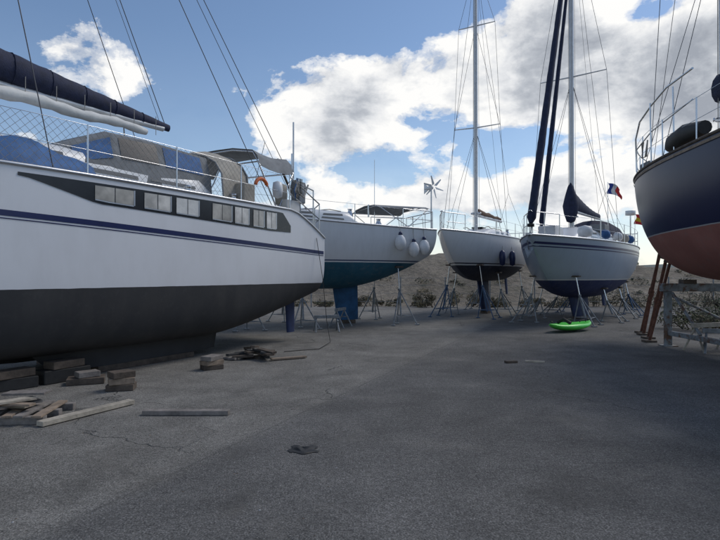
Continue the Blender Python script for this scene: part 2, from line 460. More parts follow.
nt_=B()
def rp(x,z): return Vector((x,h1.b(x/h1.L)-.06,sh1(x/h1.L)+z))
x=2.2
while x<9.3:
    for sgn in(1,-1):
        a=rp(x,.04 if sgn>0 else .76); c=rp(min(9.5,x+.72),.76 if sgn>0 else .04)
        nt_.tube(a,c,.0028,rope,n=3)
    x+=.12
nt_.obj('rail_netting',b1)
rig(b1,h1,8.3,14,[(8.5,1.1)],mr=.1,boom=4.6,cover=None,bz=4.55)
bc=B();N=44;pts=[];rr=[];
for i in range(N+1):
    u=i/N; pts.append(Vector((8.25-4.7*u,0,4.86-.22*u+.1*(1-u)))); rr.append((.34-.27*u)*(1+.03*math.sin(i*1.3)+.04*random.random()))
bc.path(pts,.2,navyc,n=14,radii=rr,sx=.7)
for i in range(7): 
    u=.08+i*.13; bc.path([(8.25-4.7*u,.72*(.34-.27*u)*math.cos(a)*1.05,4.96-.32*u+(.34-.27*u)*math.sin(a)*1.05) for a in [2*math.pi*k/16 for k in range(16)]],.008,navyc,n=5,closed=True)
bc.obj('mainsail_cover',b1)
bc=B(); pts=[Vector((8.2-4.0*i/24,.12,4.42+.02*math.sin(i*.7))) for i in range(25)]
bc.path(pts,.09,whitec,n=10,radii=[.12-.002*i+.012*math.sin(i*2.3) for i in range(25)]); 
for i in range(9): bc.tube((8-.5*i,.16,4.75),(8-.5*i,.16,4.38),.006,rope)
bc.obj('furled_sail',b1)
w=B()
for (a,c) in (((1.9,1.4,3.1),(8.3,0,14)),((2.6,-1.4,3.1),(8.3,0,13.2)),((3.6,0,4.6),(8.3,0,14)),((.35,1.2,3.2),(8.3,0,14)),((6.8,1.45,3.1),(8.3,0,13.9))):
    w.tube(a,c,.008,wire,n=6)
w.obj('stays',b1)
bi=B(); 
for x0 in(1.0,2.2):
    pts=[(1.6,1.3,3.05),(x0,1.28,4.0),(x0,1.1,4.3),(x0,.5,4.4),(x0,-.5,4.4),(x0,-1.1,4.3),(x0,-1.28,4.0),(1.6,-1.3,3.05)]
    bi.path(pts,.018,steel)
rows=[[Vector((x,y,z+.03-.07*math.sin((x-1.0)/1.2*math.pi))) for y,z in((1.3,3.95),(1.22,4.18),(1.08,4.32),(.5,4.42),(0,4.43),(-.5,4.42),(-1.1,4.32),(-1.28,4.05))] for x in(1.0,1.3,1.6,1.9,2.2)]
bi.grid(rows,greyc); bi.obj('bimini',b1)
dg=B()
rows=[]
for x,hh in((2.5,1.15),(2.9,1.2),(3.25,1.05)):
    rows.append([Vector((x,1.25*math.cos(a),3.08+hh*max(0,math.sin(a))**.55)) for a in [math.pi*i/10 for i in range(11)]])
dg.grid(rows,beige)
for x,hh in((2.5,1.16),(3.25,1.06)): dg.path([Vector((x,1.26*math.cos(a),3.09+hh*max(0,math.sin(a))**.55)) for a in [math.pi*i/10 for i in range(11)]],.018,greyc,n=6)
dg.obj('spray_dodger',b1)
st=B()
pts=[Vector((2.25,1.36,3.5))+Vector((.19*math.cos(a),.02,.17*math.sin(a))) for a in [R(10+160*i/14) for i in range(15)]]
st.path(pts,.04,orange,n=10)
st.obj('lifebuoy',b1)
st=B()
st.tube((.75,1.1,3.0),(.75,1.1,5.3),.02,alu); st.tube((.55,.9,3.0),(.55,.9,4.6),.02,steel)
st.tube((.55,.9,4.1),(.75,-1.1,4.1),.02,steel); st.tube((.75,-1.1,3.0),(.75,-1.1,4.4),.02,steel)
st.box((.75,1.25,3.5),(.26,.24,.36),galv); st.box((.75,1.25,3.75),(.36,.26,.16),greyc,taper=.8); st.tube((.75,1.25,3.3),(.7,1.28,2.9),.05,galv)
st.lathe((1.35,1.2,3.45),[(0,-.28),(.13,-.22),(.15,0),(.13,.22),(0,.28)],beige); st.box((2.7,1.3,3.3),(.35,.3,.4),beige)
st.lathe((1.75,1.42,3.5),[(0,-.2),(.1,-.16),(.12,0),(.1,.16),(0,.2)],fendw)
st.tube((.2,1.3,2.7),(.2,1.3,3.7),.018,steel); st.tube((.2,1.3,3.7),(1.2,1.4,3.8),.018,steel)
st.tube((1.0,.8,4.4),(.4,1.0,3.2),.03,woodd);st.path([(1.2,1.5,3.8),(1.1,1.52,3.5),(.9,1.52,3.42),(.7,1.5,3.75)],.02,rope)
for i in range(5):
    st.path([(.95+.05*i,1.5,3.85),(1.0+.06*i,1.53,3.5-.04*i),(1.15+.03*i,1.52,3.55),(1.1,1.5,3.85)],.012,(rope,black,rope,rope,bluec)[i])
st.box((1.2,1.3,3.2),(.5,.3,.25),deckm)
for xx in(3.0,4.2): st.lathe((xx,1.28,3.1),[(0.09,0),(.07,.05),(.06,.12),(.08,.15),(0,.16)],steel)
st.obj('stern_gear',b1)
cb=B()
p0=h1.side(.4,2.5,1,.02)
cb.path([p0,p0+Vector((-.05,.15,-1.0)),p0+Vector((.0,.3,-2.0)),p0+Vector((.3,.6,-2.46)),p0+Vector((1.2,.9,-2.49)),p0+Vector((1.9,.5,-2.49))],.008,black,n=6)
cb.obj('power_cable',b1)

# ================================================================= BOAT 2
dd=Vector((-.93,-.37)).normalized()
b2=empty('sailboat',(2.1,19.0,0),math.atan2(dd.y,dd.x))
def sh2(s): return 3.08+.45*s**1.5
def zk2(s):
    if s<.35: return 1.15+1.0*((.35-s)/.35)**1.8
    if s>.5: u=(s-.5)/.5; return 1.15+(sh2(s)-1.15)*u**3.5
    return 1.15
h2=Hull(9.4,3.2,sh2,zk2,ts=.75,sm=.45,p1=2.3,n=2.3)
h2.build(hullmat('hull_paint_white_teal',[(1.98,(.014,.095,.15)),(2.03,(.7,.71,.72)),(2.07,(.05,.08,.16)),(5,(.72,.73,.74))],.3,.12),b2)
fin(b2,h2,2.75,.9,.75,1.3,.12,.25,antib,rake=.05)
cabin(b2,h2,2.6,7.6,.95,.55,.42,.3,1.6)
rails(b2,h2,1.3,8.2)
bb=B()
bb.grid([[Vector((x,y,z+.0)) for y,z in((1.15,3.78),(.8,3.88),(0,3.93),(-.8,3.88),(-1.15,3.78))] for x in(.2,.9,1.6,2.1)],greyc)
for x0 in(.3,2.0): bb.path([(1.1,1.3,3.15),(x0,1.15,3.76),(x0,.8,3.86),(x0,-.8,3.86),(x0,-1.15,3.76),(1.1,-1.3,3.15)],.014,steel)
bb.obj('bimini',b2)
fb=B()
for x,z,m in((.55,2.5,fendw),(.95,2.42,fendw),(1.5,2.62,fendw)):
    p=h2.side(x,z,1,.17)
    fb.lathe(p,[(0,-.26),(.1,-.22),(.17,-.08),(.18,.02),(.14,.16),(.06,.25),(.04,.3),(0,.3)],m); fb.lathe(p,[(.0,.24),(.07,.24),(.05,.34),(0,.35)],fendb)
    fb.tube(p+Vector((0,0,.3)),Vector((x,h2.b(x/9.4)-.05,sh2(0)+.4)),.008,rope)
fb.obj('fenders',b2)
an=B(); an.tube((1.6,-.3,3.1),(1.6,-.3,5.6),.012,steel); an.tube((2.2,.6,3.5),(2.2,.6,3.9),.03,steel); an.obj('antenna',b2)
for x in(1.3,4.6,6.2): 
    for sd in(1,-1): stand(b2,h2,x,sd,.45,galv,out=.4)
q=B(); gx,gy=.15,1.1
q.tube((gx,gy,3.05),(gx,gy,4.45),.025,alu); q.lathe((gx,gy,4.5),[(0,-.08),(.06,-.05),(.07,.1),(.03,.3),(0,.32)],fendw,axis=(.3,-1,0))
for k in range(6):
    a=k*math.pi/3+.25; c=Vector((math.cos(a),0,math.sin(a))); t=Vector((-math.sin(a),.35,math.cos(a)))
    o=Vector((gx,gy+.16,4.5)); q.add([o+c*.05-t*.03,o+c*.1+t*.05,o+c*.38+t*.025,o+c*.38-t*.01],[(0,1,2,3)],fendw)
q.add([Vector((gx,gy-.15,4.45)),Vector((gx,gy-.5,4.35)),Vector((gx,gy-.5,4.75)),Vector((gx,gy-.2,4.55))],[(0,1,2,3)],fendw)
q.obj('wind_generator',b2)

# ================================================================= BOAT 3
d3=Vector((-.5,-.87)).normalized()
bow3=Vector((2.75,18.3)); L3=9.3; s3=bow3-d3*L3
b3=empty('sailboat',(s3.x,s3.y,0),math.atan2(d3.y,d3.x))
def sh3(s): return 3.02+.12*s**2
def zk3(s):
    if s<.35: return 1.35+.75*((.35-s)/.35)**1.6
    if s>.45: u=(s-.45)/.55; return 1.35+(sh3(s)-1.35)*u**3.2
    return 1.35
h3=Hull(L3,2.9,sh3,zk3,ts=.72,sm=.42,p1=2.0,n=2.2,vb=.5)
h3.build(hullmat('hull_paint_white_navy',[(1.95,(.02,.024,.045)),(2.0,(.7,.7,.7)),(2.05,(.02,.02,.04)),(5,(.76,.76,.77))],.25,.1),b3)
fin(b3,h3,4.4,1.5,1.0,1.5,.12,.25,antin); fin(b3,h3,1.0,.5,.3,2.0,.7,.08,antin,name='rudder')
cabin(b3,h3,2.8,6.6,.85,.5,.38,.3,1.5)
rails(b3,h3,1.2,8.2,hgt=.6)
rig(b3,h3,5.5,14.2,[(7.5,.95),(11.6,.75)],mr=.1,boom=3.7,cover=None,bz=4.0)
fb=B(); fb.path([(5.35-3.4*i/16,0,4.14+.02*math.sin(i)) for i in range(17)],.1,brownc,radii=[.12-.004*i+.01*math.sin(i*2) for i in range(17)],n=10); fb.obj('sail_bundle',b3)
fb=B()
for x in (6.0,5.2):
    p=h3.side(x,2.25,1,.14)
    fb.lathe(p,[(0,-.3),(.1,-.25),(.12,0),(.11,.22),(.03,.3),(0,.3)],fendb); fb.tube(p,Vector((x,h3.b(x/L3)-.05,3.05)),.008,rope)
fb.obj('fenders',b3)
for x,m in((6.9,bluesteel),(5.4,galv),(2.0,galv)):
    for sd in(1,-1): stand(b3,h3,x,sd,.42,m,out=.5)

# ================================================================= BOAT 4
d4=Vector((-.6,-.8)); bow4=Vector((4.95,15.8)); L4=10.; s4=bow4-d4*L4
b4=empty('sailboat',(s4.x,s4.y,0),math.atan2(d4.y,d4.x))
def sh4(s): return 2.62+.16*s**2+.06*(1-s)**2
def zk4(s):
    if s<.4: return .78+.6*((.4-s)/.4)**1.6
    if s>.45: u=(s-.45)/.55; return .78+(sh4(s)-.78)*u**3.0
    return .78
h4=Hull(L4,3.4,sh4,zk4,ts=.72,sm=.42,p1=2.1,n=2.3,vb=.5)
h4.build(hullmat('hull_paint_grey_blue',[(1.42,(.012,.022,.09)),(1.46,(.6,.62,.64)),(5,(.36,.42,.5))],.25,.12),b4)
rb=B()
for sd in(1,-1):
    h4.ribbon(rb,.1,9.75,lambda x:sh4(x/L4)-.24,lambda x:sh4(x/L4)-.17,bluestripe,sd)
    h4.ribbon(rb,.1,9.72,lambda x:sh4(x/L4)-.32,lambda x:sh4(x/L4)-.29,bluestripe,sd)
rb.obj('hull_stripes',b4)
fin(b4,h4,4.6,2.6,2.0,.95,.1,.3,antin,rake=.2); fin(b4,h4,1.0,.6,.5,1.4,.3,.1,antin,name='rudder')
cabin(b4,h4,2.8,7.6,1.0,.6,.5,.3,1.4)
rails(b4,h4,1.2,8.9,hgt=.68)
rig(b4,h4,5.6,15,[(8.7,1.15)],mr=.11,boom=4.0,cover=navyc,furl=.13,inner=8.9,bz=3.9)
sb=B(); sb.lathe((5.75,0,3.9),[(0,-.45),(.14,-.4),(.24,-.1),(.28,.15),(.2,.5),(.1,.85),(0,1.0)],navyc,n=12); sb.obj('sail_bundle',b4)
dg=B(); rows=[]
for x,hh in((2.2,1.05),(2.8,1.1),(3.3,.55)):
    rows.append([Vector((x,1.1*math.cos(a),2.68+hh*max(0,math.sin(a))**.6)) for a in [math.pi*i/10 for i in range(11)]])
dg.grid(rows,navyc); dg.obj('spray_dodger',b4)
gr=B()
gr.box((8.6,.2,2.95),(.9,.5,.3),fendw); gr.lathe((7.4,.9,3.0),[(0,-.2),(.2,-.15),(.24,0),(.2,.15),(0,.2)],fendw); gr.box((4.6,.7,3.3),(.7,.5,.25),greyc)
gr.tube((.6,1.0,2.7),(.6,1.0,4.2),.03,steel); gr.lathe((.6,1.0,4.2),[(0,-.1),(.2,-.08),(.2,.1),(0,.12)],fendw)
gr.tube((.4,-.6,2.7),(.4,-.6,4.3),.02,steel)
for x,yy,m in((6.4,1.3,bluec),(5.0,1.4,fendw),(3.9,1.4,beige),(3.2,1.45,bluec)): gr.lathe((x,yy,2.95),[(0,-.22),(.12,-.18),(.15,0),(.12,.18),(0,.22)],m,axis=(1,0,.2))
gr.box((9.85,0,2.8),(.5,.14,.06),steel); gr.path([(9.9,0,2.85),(10.15,0,2.6),(10.0,0,2.3)],.025,galv); gr.add([(10.0,-.16,2.42),(10.0,.16,2.42),(10.12,0,2.1)],[(0,1,2)],galv)
gr.obj('deck_gear',b4)
def flag(name,parent,o,cols,w,hh,drop=.35,vertical=True):
    b=B()
    def P(u,v): return Vector(o)+Vector((-.3*w*u+.03*math.sin(u*7+v*2),w*.8*u+.05*math.sin(v*5+u*4),-hh*v-drop*u*u*w))
    k=len(cols)
    for j,c in enumerate(cols):
        if vertical: b.grid([[P(j/k+(i/4)/k,v/6) for v in range(7)] for i in range(5)],c)
        else: b.grid([[P(i/8,j/k+v/3/k) for v in range(4)] for i in range(9)],c)
    b.tube(Vector(o)+Vector((0,-.01,.05)),Vector(o)+Vector((0,-.01,-hh-1.9)),.01,steel)
    b.obj(name,parent)
flag('ensign_flag',b4,(4.4,.95,4.95),[flagb,flagw,flagr],.5,.38,drop=.5)
flag('courtesy_flag',b4,(1.0,1.25,4.1),[flagr,flagy,flagr],.4,.4,vertical=False)
for x,m in((7.6,galv),(5.6,galv),(3.4,galv),(1.6,bluesteel)):
    for sd in(1,-1): stand(b4,h4,x,sd,.42,m,out=.5)

# ================================================================= BOAT 5 (right)
bow5=Vector((8.1,15.2)); d5=Vector((.10,.995)).normalized(); L5=11.5; s5=bow5-d5*L5
b5=empty('sailboat',(s5.x,s5.y,0),math.atan2(d5.y,d5.x))
def sh5(s): return 3.85+.1*s**2
def zk5(s):
    if s<.35: return 1.45+.9*((.35-s)/.35)**1.6
    if s>.5: u=(s-.5)/.5; return 1.45+(sh5(s)-1.45)*u**3.6
    return 1.45
h5=Hull(L5,3.5,sh5,zk5,ts=.7,sm=.42,p1=2.9,n=2.3,vb=.75)
h5.build(hullmat('hull_paint_navy_red',[(2.45,(.30,.12,.095)),(2.48,(.4,.4,.4)),(5,(.008,.014,.06))],.35,.01,spec=.3),b5,deckmat=wood)
fin(b5,h5,4.2,4.5,4.0,1.7,.25,.35,antir,rake=.1)
rb=B()
for sd in(1,-1): h5.ribbon(rb,.1,11.3,lambda x:sh5(x/L5)-.09,lambda x:sh5(x/L5)-.04,wood,sd,.02)
rb.obj('rubbing_strake',b5)
cabin(b5,h5,2.,8.2,1.0,.7,.5,.3,1.2)
rails(b5,h5,1.2,9.6,hgt=.8,step=1.3)
rig(b5,h5,7.7,15,[(9.5,1.2)],mr=.11,boom=4,cover=navyc,bz=5.2)
gr=B(); gr.path([(6.9,1.45,4.15),(6.6,1.5,4.18),(6.0,1.55,4.2),(5.4,1.55,4.15)],.17,black,radii=[.1,.17,.18,.12],n=12); gr.box((9.5,.7,4.2),(.5,.4,.35),greyc)
for i in range(3): gr.path([(8.0-.05*i,1.55,4.5),(7.9,1.58,4.15),(7.7+.04*i,1.57,4.15),(7.7,1.55,4.5)],.014,rope)
gr.path([(8.4,1.5,3.95),(8.45,1.5,4.7),(8.1,1.55,5.0),(7.4,1.6,5.15),(6.6,1.65,5.25),(5.6,1.65,5.25)],.02,steel)
gr.path([(8.4,1.5,4.45),(7.4,1.6,4.6),(5.6,1.65,4.7)],.014,steel)
for x in(7.4,6.4): gr.tube((x,1.6,3.9),(x,1.62,5.2),.016,steel)
gr.obj('deck_gear',b5)
cr=empty('steel_cradle',(7.9,12.2,0)); q=B()
q.box((0,0,1.32),(2.2,.16,.18),cradm); q.box((0,-2.6,1.32),(2.2,.16,.18),cradm)
for x in(-.95,.95):
    for y in(0,-2.6): q.box((x,y,.615),(.13,.13,1.225),cradm); q.box((x,y,.01),(.3,.3,.02),cradm)
    q.box((x,-1.3,.3),(.1,2.45,.1),cradm)
    q.tube((x*.95,-.1,1.2),(x*.95,-1.1,.36),.03,cradm)
q.tube((-.9,0,1.15),(.9,0,.3),.03,cradm)
q.box((-.5,0,1.45),(.3,.2,.09),woodd); q.box((.5,0,1.45),(.3,.2,.09),woodd)
q.obj('frame',cr)
for a,c in (((7.55,14.4,0),(7.85,14.1,2.3)),((7.75,14.9,0),(8.0,14.3,2.4)),((7.25,13.6,0),(7.6,13.4,2.0))):
    prop('steel_prop',a,c,.04,rust)
prop('steel_prop',(6.9,12.9,0),(7.35,12.8,1.9),.035,rust)
def sawhorse(x,y,rz,l=.9,hh=.6,mat=galv):
    e=empty('sawhorse',(x,y,0),rz); q=B(); q.box((0,0,hh),(l,.09,.09),mat)
    for sx_ in(-1,1):
        for s_ in(-1,1): q.tube((sx_*l*.42,0,hh-.04),(sx_*l*.47,s_*.25,0),.022,mat)
        q.tube((sx_*l*.45,-.13,.3),(sx_*l*.45,.13,.3),.015,mat)
    q.obj('trestle',e)
sawhorse(7.4,11.4,.3,1.0,.55,wooddl); sawhorse(7.5,11.0,-.5,.9,.45)
sawhorse(-.95,15.3,.2,.7,.42); sawhorse(-.6,16.6,1.2,.7,.55)
# ================================================================= kayak
ky=empty('kayak',(6.0,15.4,0),R(35)); q=B(); rows=[];N=20
for i in range(N+1):
    u=i/N; w=.34*math.sin(math.pi*u)**.6 if 0<u<1 else 0; x=(u-.5)*1.9; up=.1*(2*u-1)**4
    ring=[]
    for j in range(17):
        a=2*math.pi*j/16; yy=w*math.cos(a); zz=.13*math.sin(a)*(max(.15,w/.36))
        if zz>0 and abs(yy)<w*.55 and .15<u<.85: zz*=.25
        ring.append(Vector((x,yy,.15+up+zz)))
    rows.append(ring)
q.grid(rows,green); q.path([(-.3,-.2,.25),(-.32,0,.36),(-.3,.2,.25)],.05,black); q.obj('kayak_hull',ky)
q=B(); q.tube((-.85,0,.3),(-.92,0,.32),.02,black); q.tube((.85,0,.3),(.92,0,.32),.02,black)
for y in(-.22,.22): q.path([(.1,y,.27),(.15,y,.32),(.35,y,.32),(.4,y,.27)],.012,black)
q.obj('kayak_handles',ky)
# ================================================================= ground clutter
def planks(name,loc,items):
    e=empty(name,loc); q=B()
    for (c,s,r,m) in items: q.box(c,s,m,rot=r)
    q.obj('timbers',e)
planks('timber_plank',(-1.99,6.2,0),[((0,0,.03),(.98,.1,.05),(0,0,.0),woodg)])
it=[]
rnd=random.Random(3)
for k in range(3): it.append(((-.1,-.3+.3*k,.04),(.85,.09,.08),(0,0,.1),woodg))
for k in range(5): it.append(((-.45+.17*k,0,.095),(.1,.75,.022),(0,.03*(k%2),.1+.06*(k%3)),(wood,woodg)[k%2]))
for i in range(5):
    it.append(((rnd.uniform(-.35,.25),rnd.uniform(-.22,.22),.125+.03*i),(rnd.uniform(.35,.7),rnd.uniform(.09,.16),.025),(rnd.uniform(-.05,.05),rnd.uniform(-.05,.05),rnd.uniform(-.3,1.5)),rnd.choice([wood,woodg,wood,wooddl])))
it.append(((.62,.1,.035),(1.15,.11,.05),(0,0,R(62)),wooddl))
planks('broken_pallet',(-3.72,6.1,0),it)
it=[]
for i in range(3): it.append(((0,0,.045+.087*i),(.36-.03*i,.24,.085),(0,0,.2+.3*i),(woodd,wood,woodd)[i]))
planks('keel_block',(-3.33,7.55,0),it)
it=[]
for i in range(3): it.append(((0,0,.04+.077*i),(.34,.22,.075),(0,0,.6+.3*i),(woodd,wood,woodg)[i]))
planks('keel_block',(-2.52,9.2,0),it)
planks('keel_block',(-4.05,8.0,0),[((0,0,.05),(.5,.3,.09),(0,0,.4),woodd),((0.02,0,.14),(.3,.2,.08),(0,0,.8),woodg)])
planks('keel_block',(-4.9,7.6,0),[((0,0,.08),(.6,.3,.16),(0,0,.9),black),((0.02,0,.22),(.5,.25,.11),(0,0,1.1),woodd)])
planks('keel_block',(-4.5,8.2,0),[((0,0,.1),(.7,.3,.2),(0,0,1.0),black),((0.02,0,.26),(.5,.25,.11),(0,0,1.1),woodd)])
it=[]
for i in range(16):
    it.append(((rnd.uniform(-.45,.45),rnd.uniform(-.25,.25),.03+.016*i*.7),(rnd.uniform(.2,.6),rnd.uniform(.06,.14),.04),(rnd.uniform(-.15,.15),rnd.uniform(-.15,.15),rnd.uniform(0,3.1)),rnd.choice([black,woodd,woodd,woodd,antig])))
it.append(((.65,-.15,.03),(.7,.1,.03),(0,0,.5),wood)); it.append(((-.5,-.2,.03),(.4,.1,.04),(0,0,-.4),woodg))
planks('timber_debris_pile',(-2.0,10.4,0),it)
planks('wood_offcut',(2.75,9.85,0),[((0,0,.02),(.22,.1,.04),(0,0,.2),woodd)])
planks('wood_offcut',(3.2,9.9,0),[((0,0,.015),(.34,.06,.03),(0,0,-.3),wooddl)])
e=empty('crumpled_rag',(-.52,4.95,0)); q=B(); rows=[]
for i in range(13):
    r_=[]
    for j in range(11):
        u=i/12-.5;v=j/10-.5; ed=max(0,1-(2*abs(u))**3)*max(0,1-(2*abs(v))**3)
        r_.append(Vector((u*.24*(1-.3*v)+.02*math.sin(j*1.1),v*.2+.03*math.sin(i*.7),.006+ed*(.012+.008*math.sin(i*1.1+j*.7)+.006*math.sin(j*1.6)))))
    rows.append(r_)
q.grid(rows,black); q.obj('rag',e)
q=B()
for i in range(420):
    y=rnd.uniform(2.2,22); x=rnd.uniform(-.75*y,.75*y) if rnd.random()<.4 else rnd.uniform(-.7*y,-.0*y); s=rnd.uniform(.003,.009)*(1+y*.06)
    pts=[Vector((x+s*math.cos(a)*rnd.uniform(.7,1.2),y+s*math.sin(a)*rnd.uniform(.7,1.2),0.001)) for a in [i2*math.pi*2/5 for i2 in range(5)]]
    t=Vector((x,y,s*.7)); q.add(pts+[t],[(0,1,5),(1,2,5),(2,3,5),(3,4,5),(4,0,5)],rnd.choice([wood,galv,woodd,woodd,woodg]))
q.obj('gravel_litter')

# ================================================================= ground
m,nt,bs=newmat('asphalt'); co=objco(nt)
big=noise(nt,co,.35,5,.6,.4); mid=noise(nt,co,2.2,6,.65); fine=noise(nt,co,75,2,.7); f2=noise(nt,co,22,4,.7)
sep=nt.nodes.new('ShaderNodeSeparateXYZ'); nt.links.new(co,sep.inputs[0])
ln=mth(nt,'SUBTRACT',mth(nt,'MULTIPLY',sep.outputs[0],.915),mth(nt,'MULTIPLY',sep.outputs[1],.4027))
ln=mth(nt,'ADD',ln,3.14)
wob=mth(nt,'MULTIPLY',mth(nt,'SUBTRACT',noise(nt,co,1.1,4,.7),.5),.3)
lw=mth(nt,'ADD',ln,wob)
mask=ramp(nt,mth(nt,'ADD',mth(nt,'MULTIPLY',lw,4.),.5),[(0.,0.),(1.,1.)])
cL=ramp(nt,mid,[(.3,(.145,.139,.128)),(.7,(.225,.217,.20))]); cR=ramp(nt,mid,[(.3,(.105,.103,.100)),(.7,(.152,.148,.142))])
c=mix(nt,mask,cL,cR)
c=mix(nt,.9,c,ramp(nt,fine,[(.3,.3),(.5,.92),(.7,2.0)]),'MULTIPLY')
c=mix(nt,.75,c,ramp(nt,f2,[(.3,.5),(.7,1.45)]),'MULTIPLY')
c=mix(nt,.9,c,ramp(nt,big,[(.3,.62),(.55,1.),(.75,1.3)]),'MULTIPLY')
vo=nt.nodes.new('ShaderNodeTexVoronoi'); vo.inputs['Scale'].default_value=45; nt.links.new(co,vo.inputs['Vector'])
spk=ramp(nt,vo.outputs['Distance'],[(.0,1.),(.25,0.)])
vsel=nt.nodes.new('ShaderNodeSeparateColor'); nt.links.new(vo.outputs['Color'],vsel.inputs[0])
thr=mth(nt,'ADD',mth(nt,'MULTIPLY',mask,.3),.42)
sel=mth(nt,'GREATER_THAN',vsel.outputs[0],thr)
c=mix(nt,mth(nt,'MULTIPLY',mth(nt,'MULTIPLY',spk,sel),.8),c,(.40,.385,.36))
dv=nt.nodes.new('ShaderNodeTexNoise'); dv.inputs['Scale'].default_value=1.5; dv.inputs['Detail'].default_value=5; nt.links.new(co,dv.inputs['Vector'])
cv=vmt(nt,'ADD',co,vmt(nt,'SCALE',dv.outputs['Color'])) 
vc=nt.nodes.new('ShaderNodeTexVoronoi'); vc.feature='DISTANCE_TO_EDGE'; vc.inputs['Scale'].default_value=.23; nt.links.new(cv,vc.inputs['Vector'])
crk=mth(nt,'MULTIPLY',ramp(nt,vc.outputs['Distance'],[(.0,1.),(.0025,0.)]),ramp(nt,noise(nt,co,.5,3),[(.5,0.),(.58,1.)]))
c=mix(nt,mth(nt,'MULTIPLY',crk,.6),c,(.04,.04,.04))
jn=ramp(nt,mth(nt,'ABSOLUTE',mth(nt,'ADD',ln,mth(nt,'MULTIPLY',wob,.15))),[(.0,1.),(.022,0.)])
c=mix(nt,mth(nt,'MULTIPLY',mth(nt,'MULTIPLY',jn,ramp(nt,mid,[(.35,.2),(.6,1.)])),.5),c,(.04,.04,.04))
stn=ramp(nt,noise(nt,co,.8,5,.6,.8),[(.56,0.),(.68,1.)]); c=mix(nt,mth(nt,'MULTIPLY',stn,.4),c,(.055,.053,.05))
dst=ramp(nt,noise(nt,co,.55,6,.7,.3),[(.54,0.),(.72,1.)]); c=mix(nt,mth(nt,'MULTIPLY',dst,.35),c,(.26,.24,.21))
nt.links.new(c,bs.inputs['Base Color']); bs.inputs['Roughness'].default_value=.9; bs.inputs['Specular IOR Level'].default_value=.25
hgt=mth(nt,'ADD',mth(nt,'MULTIPLY',fine,.6),mth(nt,'ADD',mth(nt,'MULTIPLY',f2,.7),mth(nt,'MULTIPLY',crk,-1.5)))
bump(nt,bs,hgt,.75,.015)
asph=m
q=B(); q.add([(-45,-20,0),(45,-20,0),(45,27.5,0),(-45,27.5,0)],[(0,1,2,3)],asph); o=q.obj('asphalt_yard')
m,nt,bs=newmat('dry_earth'); co=objco(nt)
c=ramp(nt,noise(nt,co,.25,6,.65),[(.3,(.13,.11,.082)),(.5,(.205,.175,.135)),(.7,(.28,.24,.19))])
c=mix(nt,.8,c,ramp(nt,noise(nt,co,3,5,.7),[(.3,.4),(.7,1.4)]),'MULTIPLY')
gsp=ramp(nt,noise(nt,co,.9,6,.7,.5),[(.55,0.),(.65,1.)]); c=mix(nt,mth(nt,'MULTIPLY',gsp,.55),c,(.095,.092,.055))
nt.links.new(c,bs.inputs['Base Color']); bs.inputs['Roughness'].default_value=.95; bump(nt,bs,noise(nt,co,3,5,.7),.9,.25)
earth=m
q=B(); q.add([(-900,-300,-.01),(900,-300,-.01),(900,1500,-.01),(-900,1500,-.01)],[(0,1,2,3)],earth); q.obj('ground')
from mathutils import noise as mn
def bank(x,y):
    u=min(1,max(0,(y-27.6)/9.8)); e=u*u*(3-2*u); base=2.4+.9*mn.noise(Vector((x*.06,y*.03,0)))+.4*mn.noise(Vector((x*.4,y*.4,2)))+.2*mn.noise(Vector((x*1.3,y*1.3,5)))+.1*mn.noise(Vector((x*3,y*3,9)))
    fade=1-min(1,max(0,((y-27.6)/.7-32)/15)); return -.02+base*e*(.3+.7*fade)
q=B(); rows=[]
for j in range(48):
    y=27.6+j*.7
    rows.append([Vector((-50+i*.46,y,bank(-50+i*.46,y))) for i in range(260)])
q.grid(rows,earth); q.obj('earth_bank')
hm=M('distant_hill',(.12,.14,.13),.95,0,.3,.02); q=B(); rows=[]
for j in range(6):
    row=[]
    for i in range(120):
        x=-500+i*9; z=(0,8,13,15,12,0)[j]*(.55+.6*mn.noise(Vector((x*.008,j*.1,3))))
        row.append(Vector((x,330+j*30,max(-.5,z)-.3)))
    rows.append(row)
q.grid(rows,hm); q.obj('hills')
# ---------------------------------------------------------------- scrub
lm=[M('leaf_dark',(.035,.037,.025),.8,0,.4,3),M('leaf_mid',(.06,.06,.036),.8,0,.4,3),M('leaf_dry',(.17,.14,.085),.85,0,.3,3),M('leaf_light',(.085,.10,.045),.8,0,.3,3)]
def shrub(name,loc,w,d,hh,n,seed,leaf=.07,wts=(5,4,1,2)):
    rr=random.Random(seed); b=B(); e=empty(name,loc)
    cl=[]
    for k in range(max(6,int(w*4))):
        cx=rr.uniform(-w/2,w/2); cy=rr.uniform(-d/2,d/2); top=hh*rr.uniform(.45,1)*(1-.5*(2*cx/w)**4); cl.append((cx,cy,top*rr.uniform(.2,.75),rr.uniform(.2,.42)*hh*.8))
        b.path([(cx*.8,cy*.8,0),(cx*.95,cy,top*.4),(cx+rr.uniform(-.2,.2),cy,top*1.05)],.02,woodd,n=4,radii=[.02,.014,.004])
    for i in range(n):
        cx,cy,cz,r=rr.choice(cl)
        v=Vector((rr.gauss(0,1),rr.gauss(0,1),rr.gauss(0,.8))).normalized()*r*rr.random()**.4
        p=Vector((cx,cy,max(.03,cz+v.z)))+Vector((v.x*1.3,v.y,0))
        a=Vector((rr.gauss(0,1),rr.gauss(0,1),rr.gauss(0,1))).normalized(); c_=a.orthogonal().normalized(); s=leaf*rr.uniform(.6,1.5)
        b.add([p-a*s,p+c_*s*.45,p+a*s,p-c_*s*.45],[(0,1,2,3)],lm[rr.choices(range(4),wts)[0]])
    b.obj('foliage',e,solid=-1)
k=0
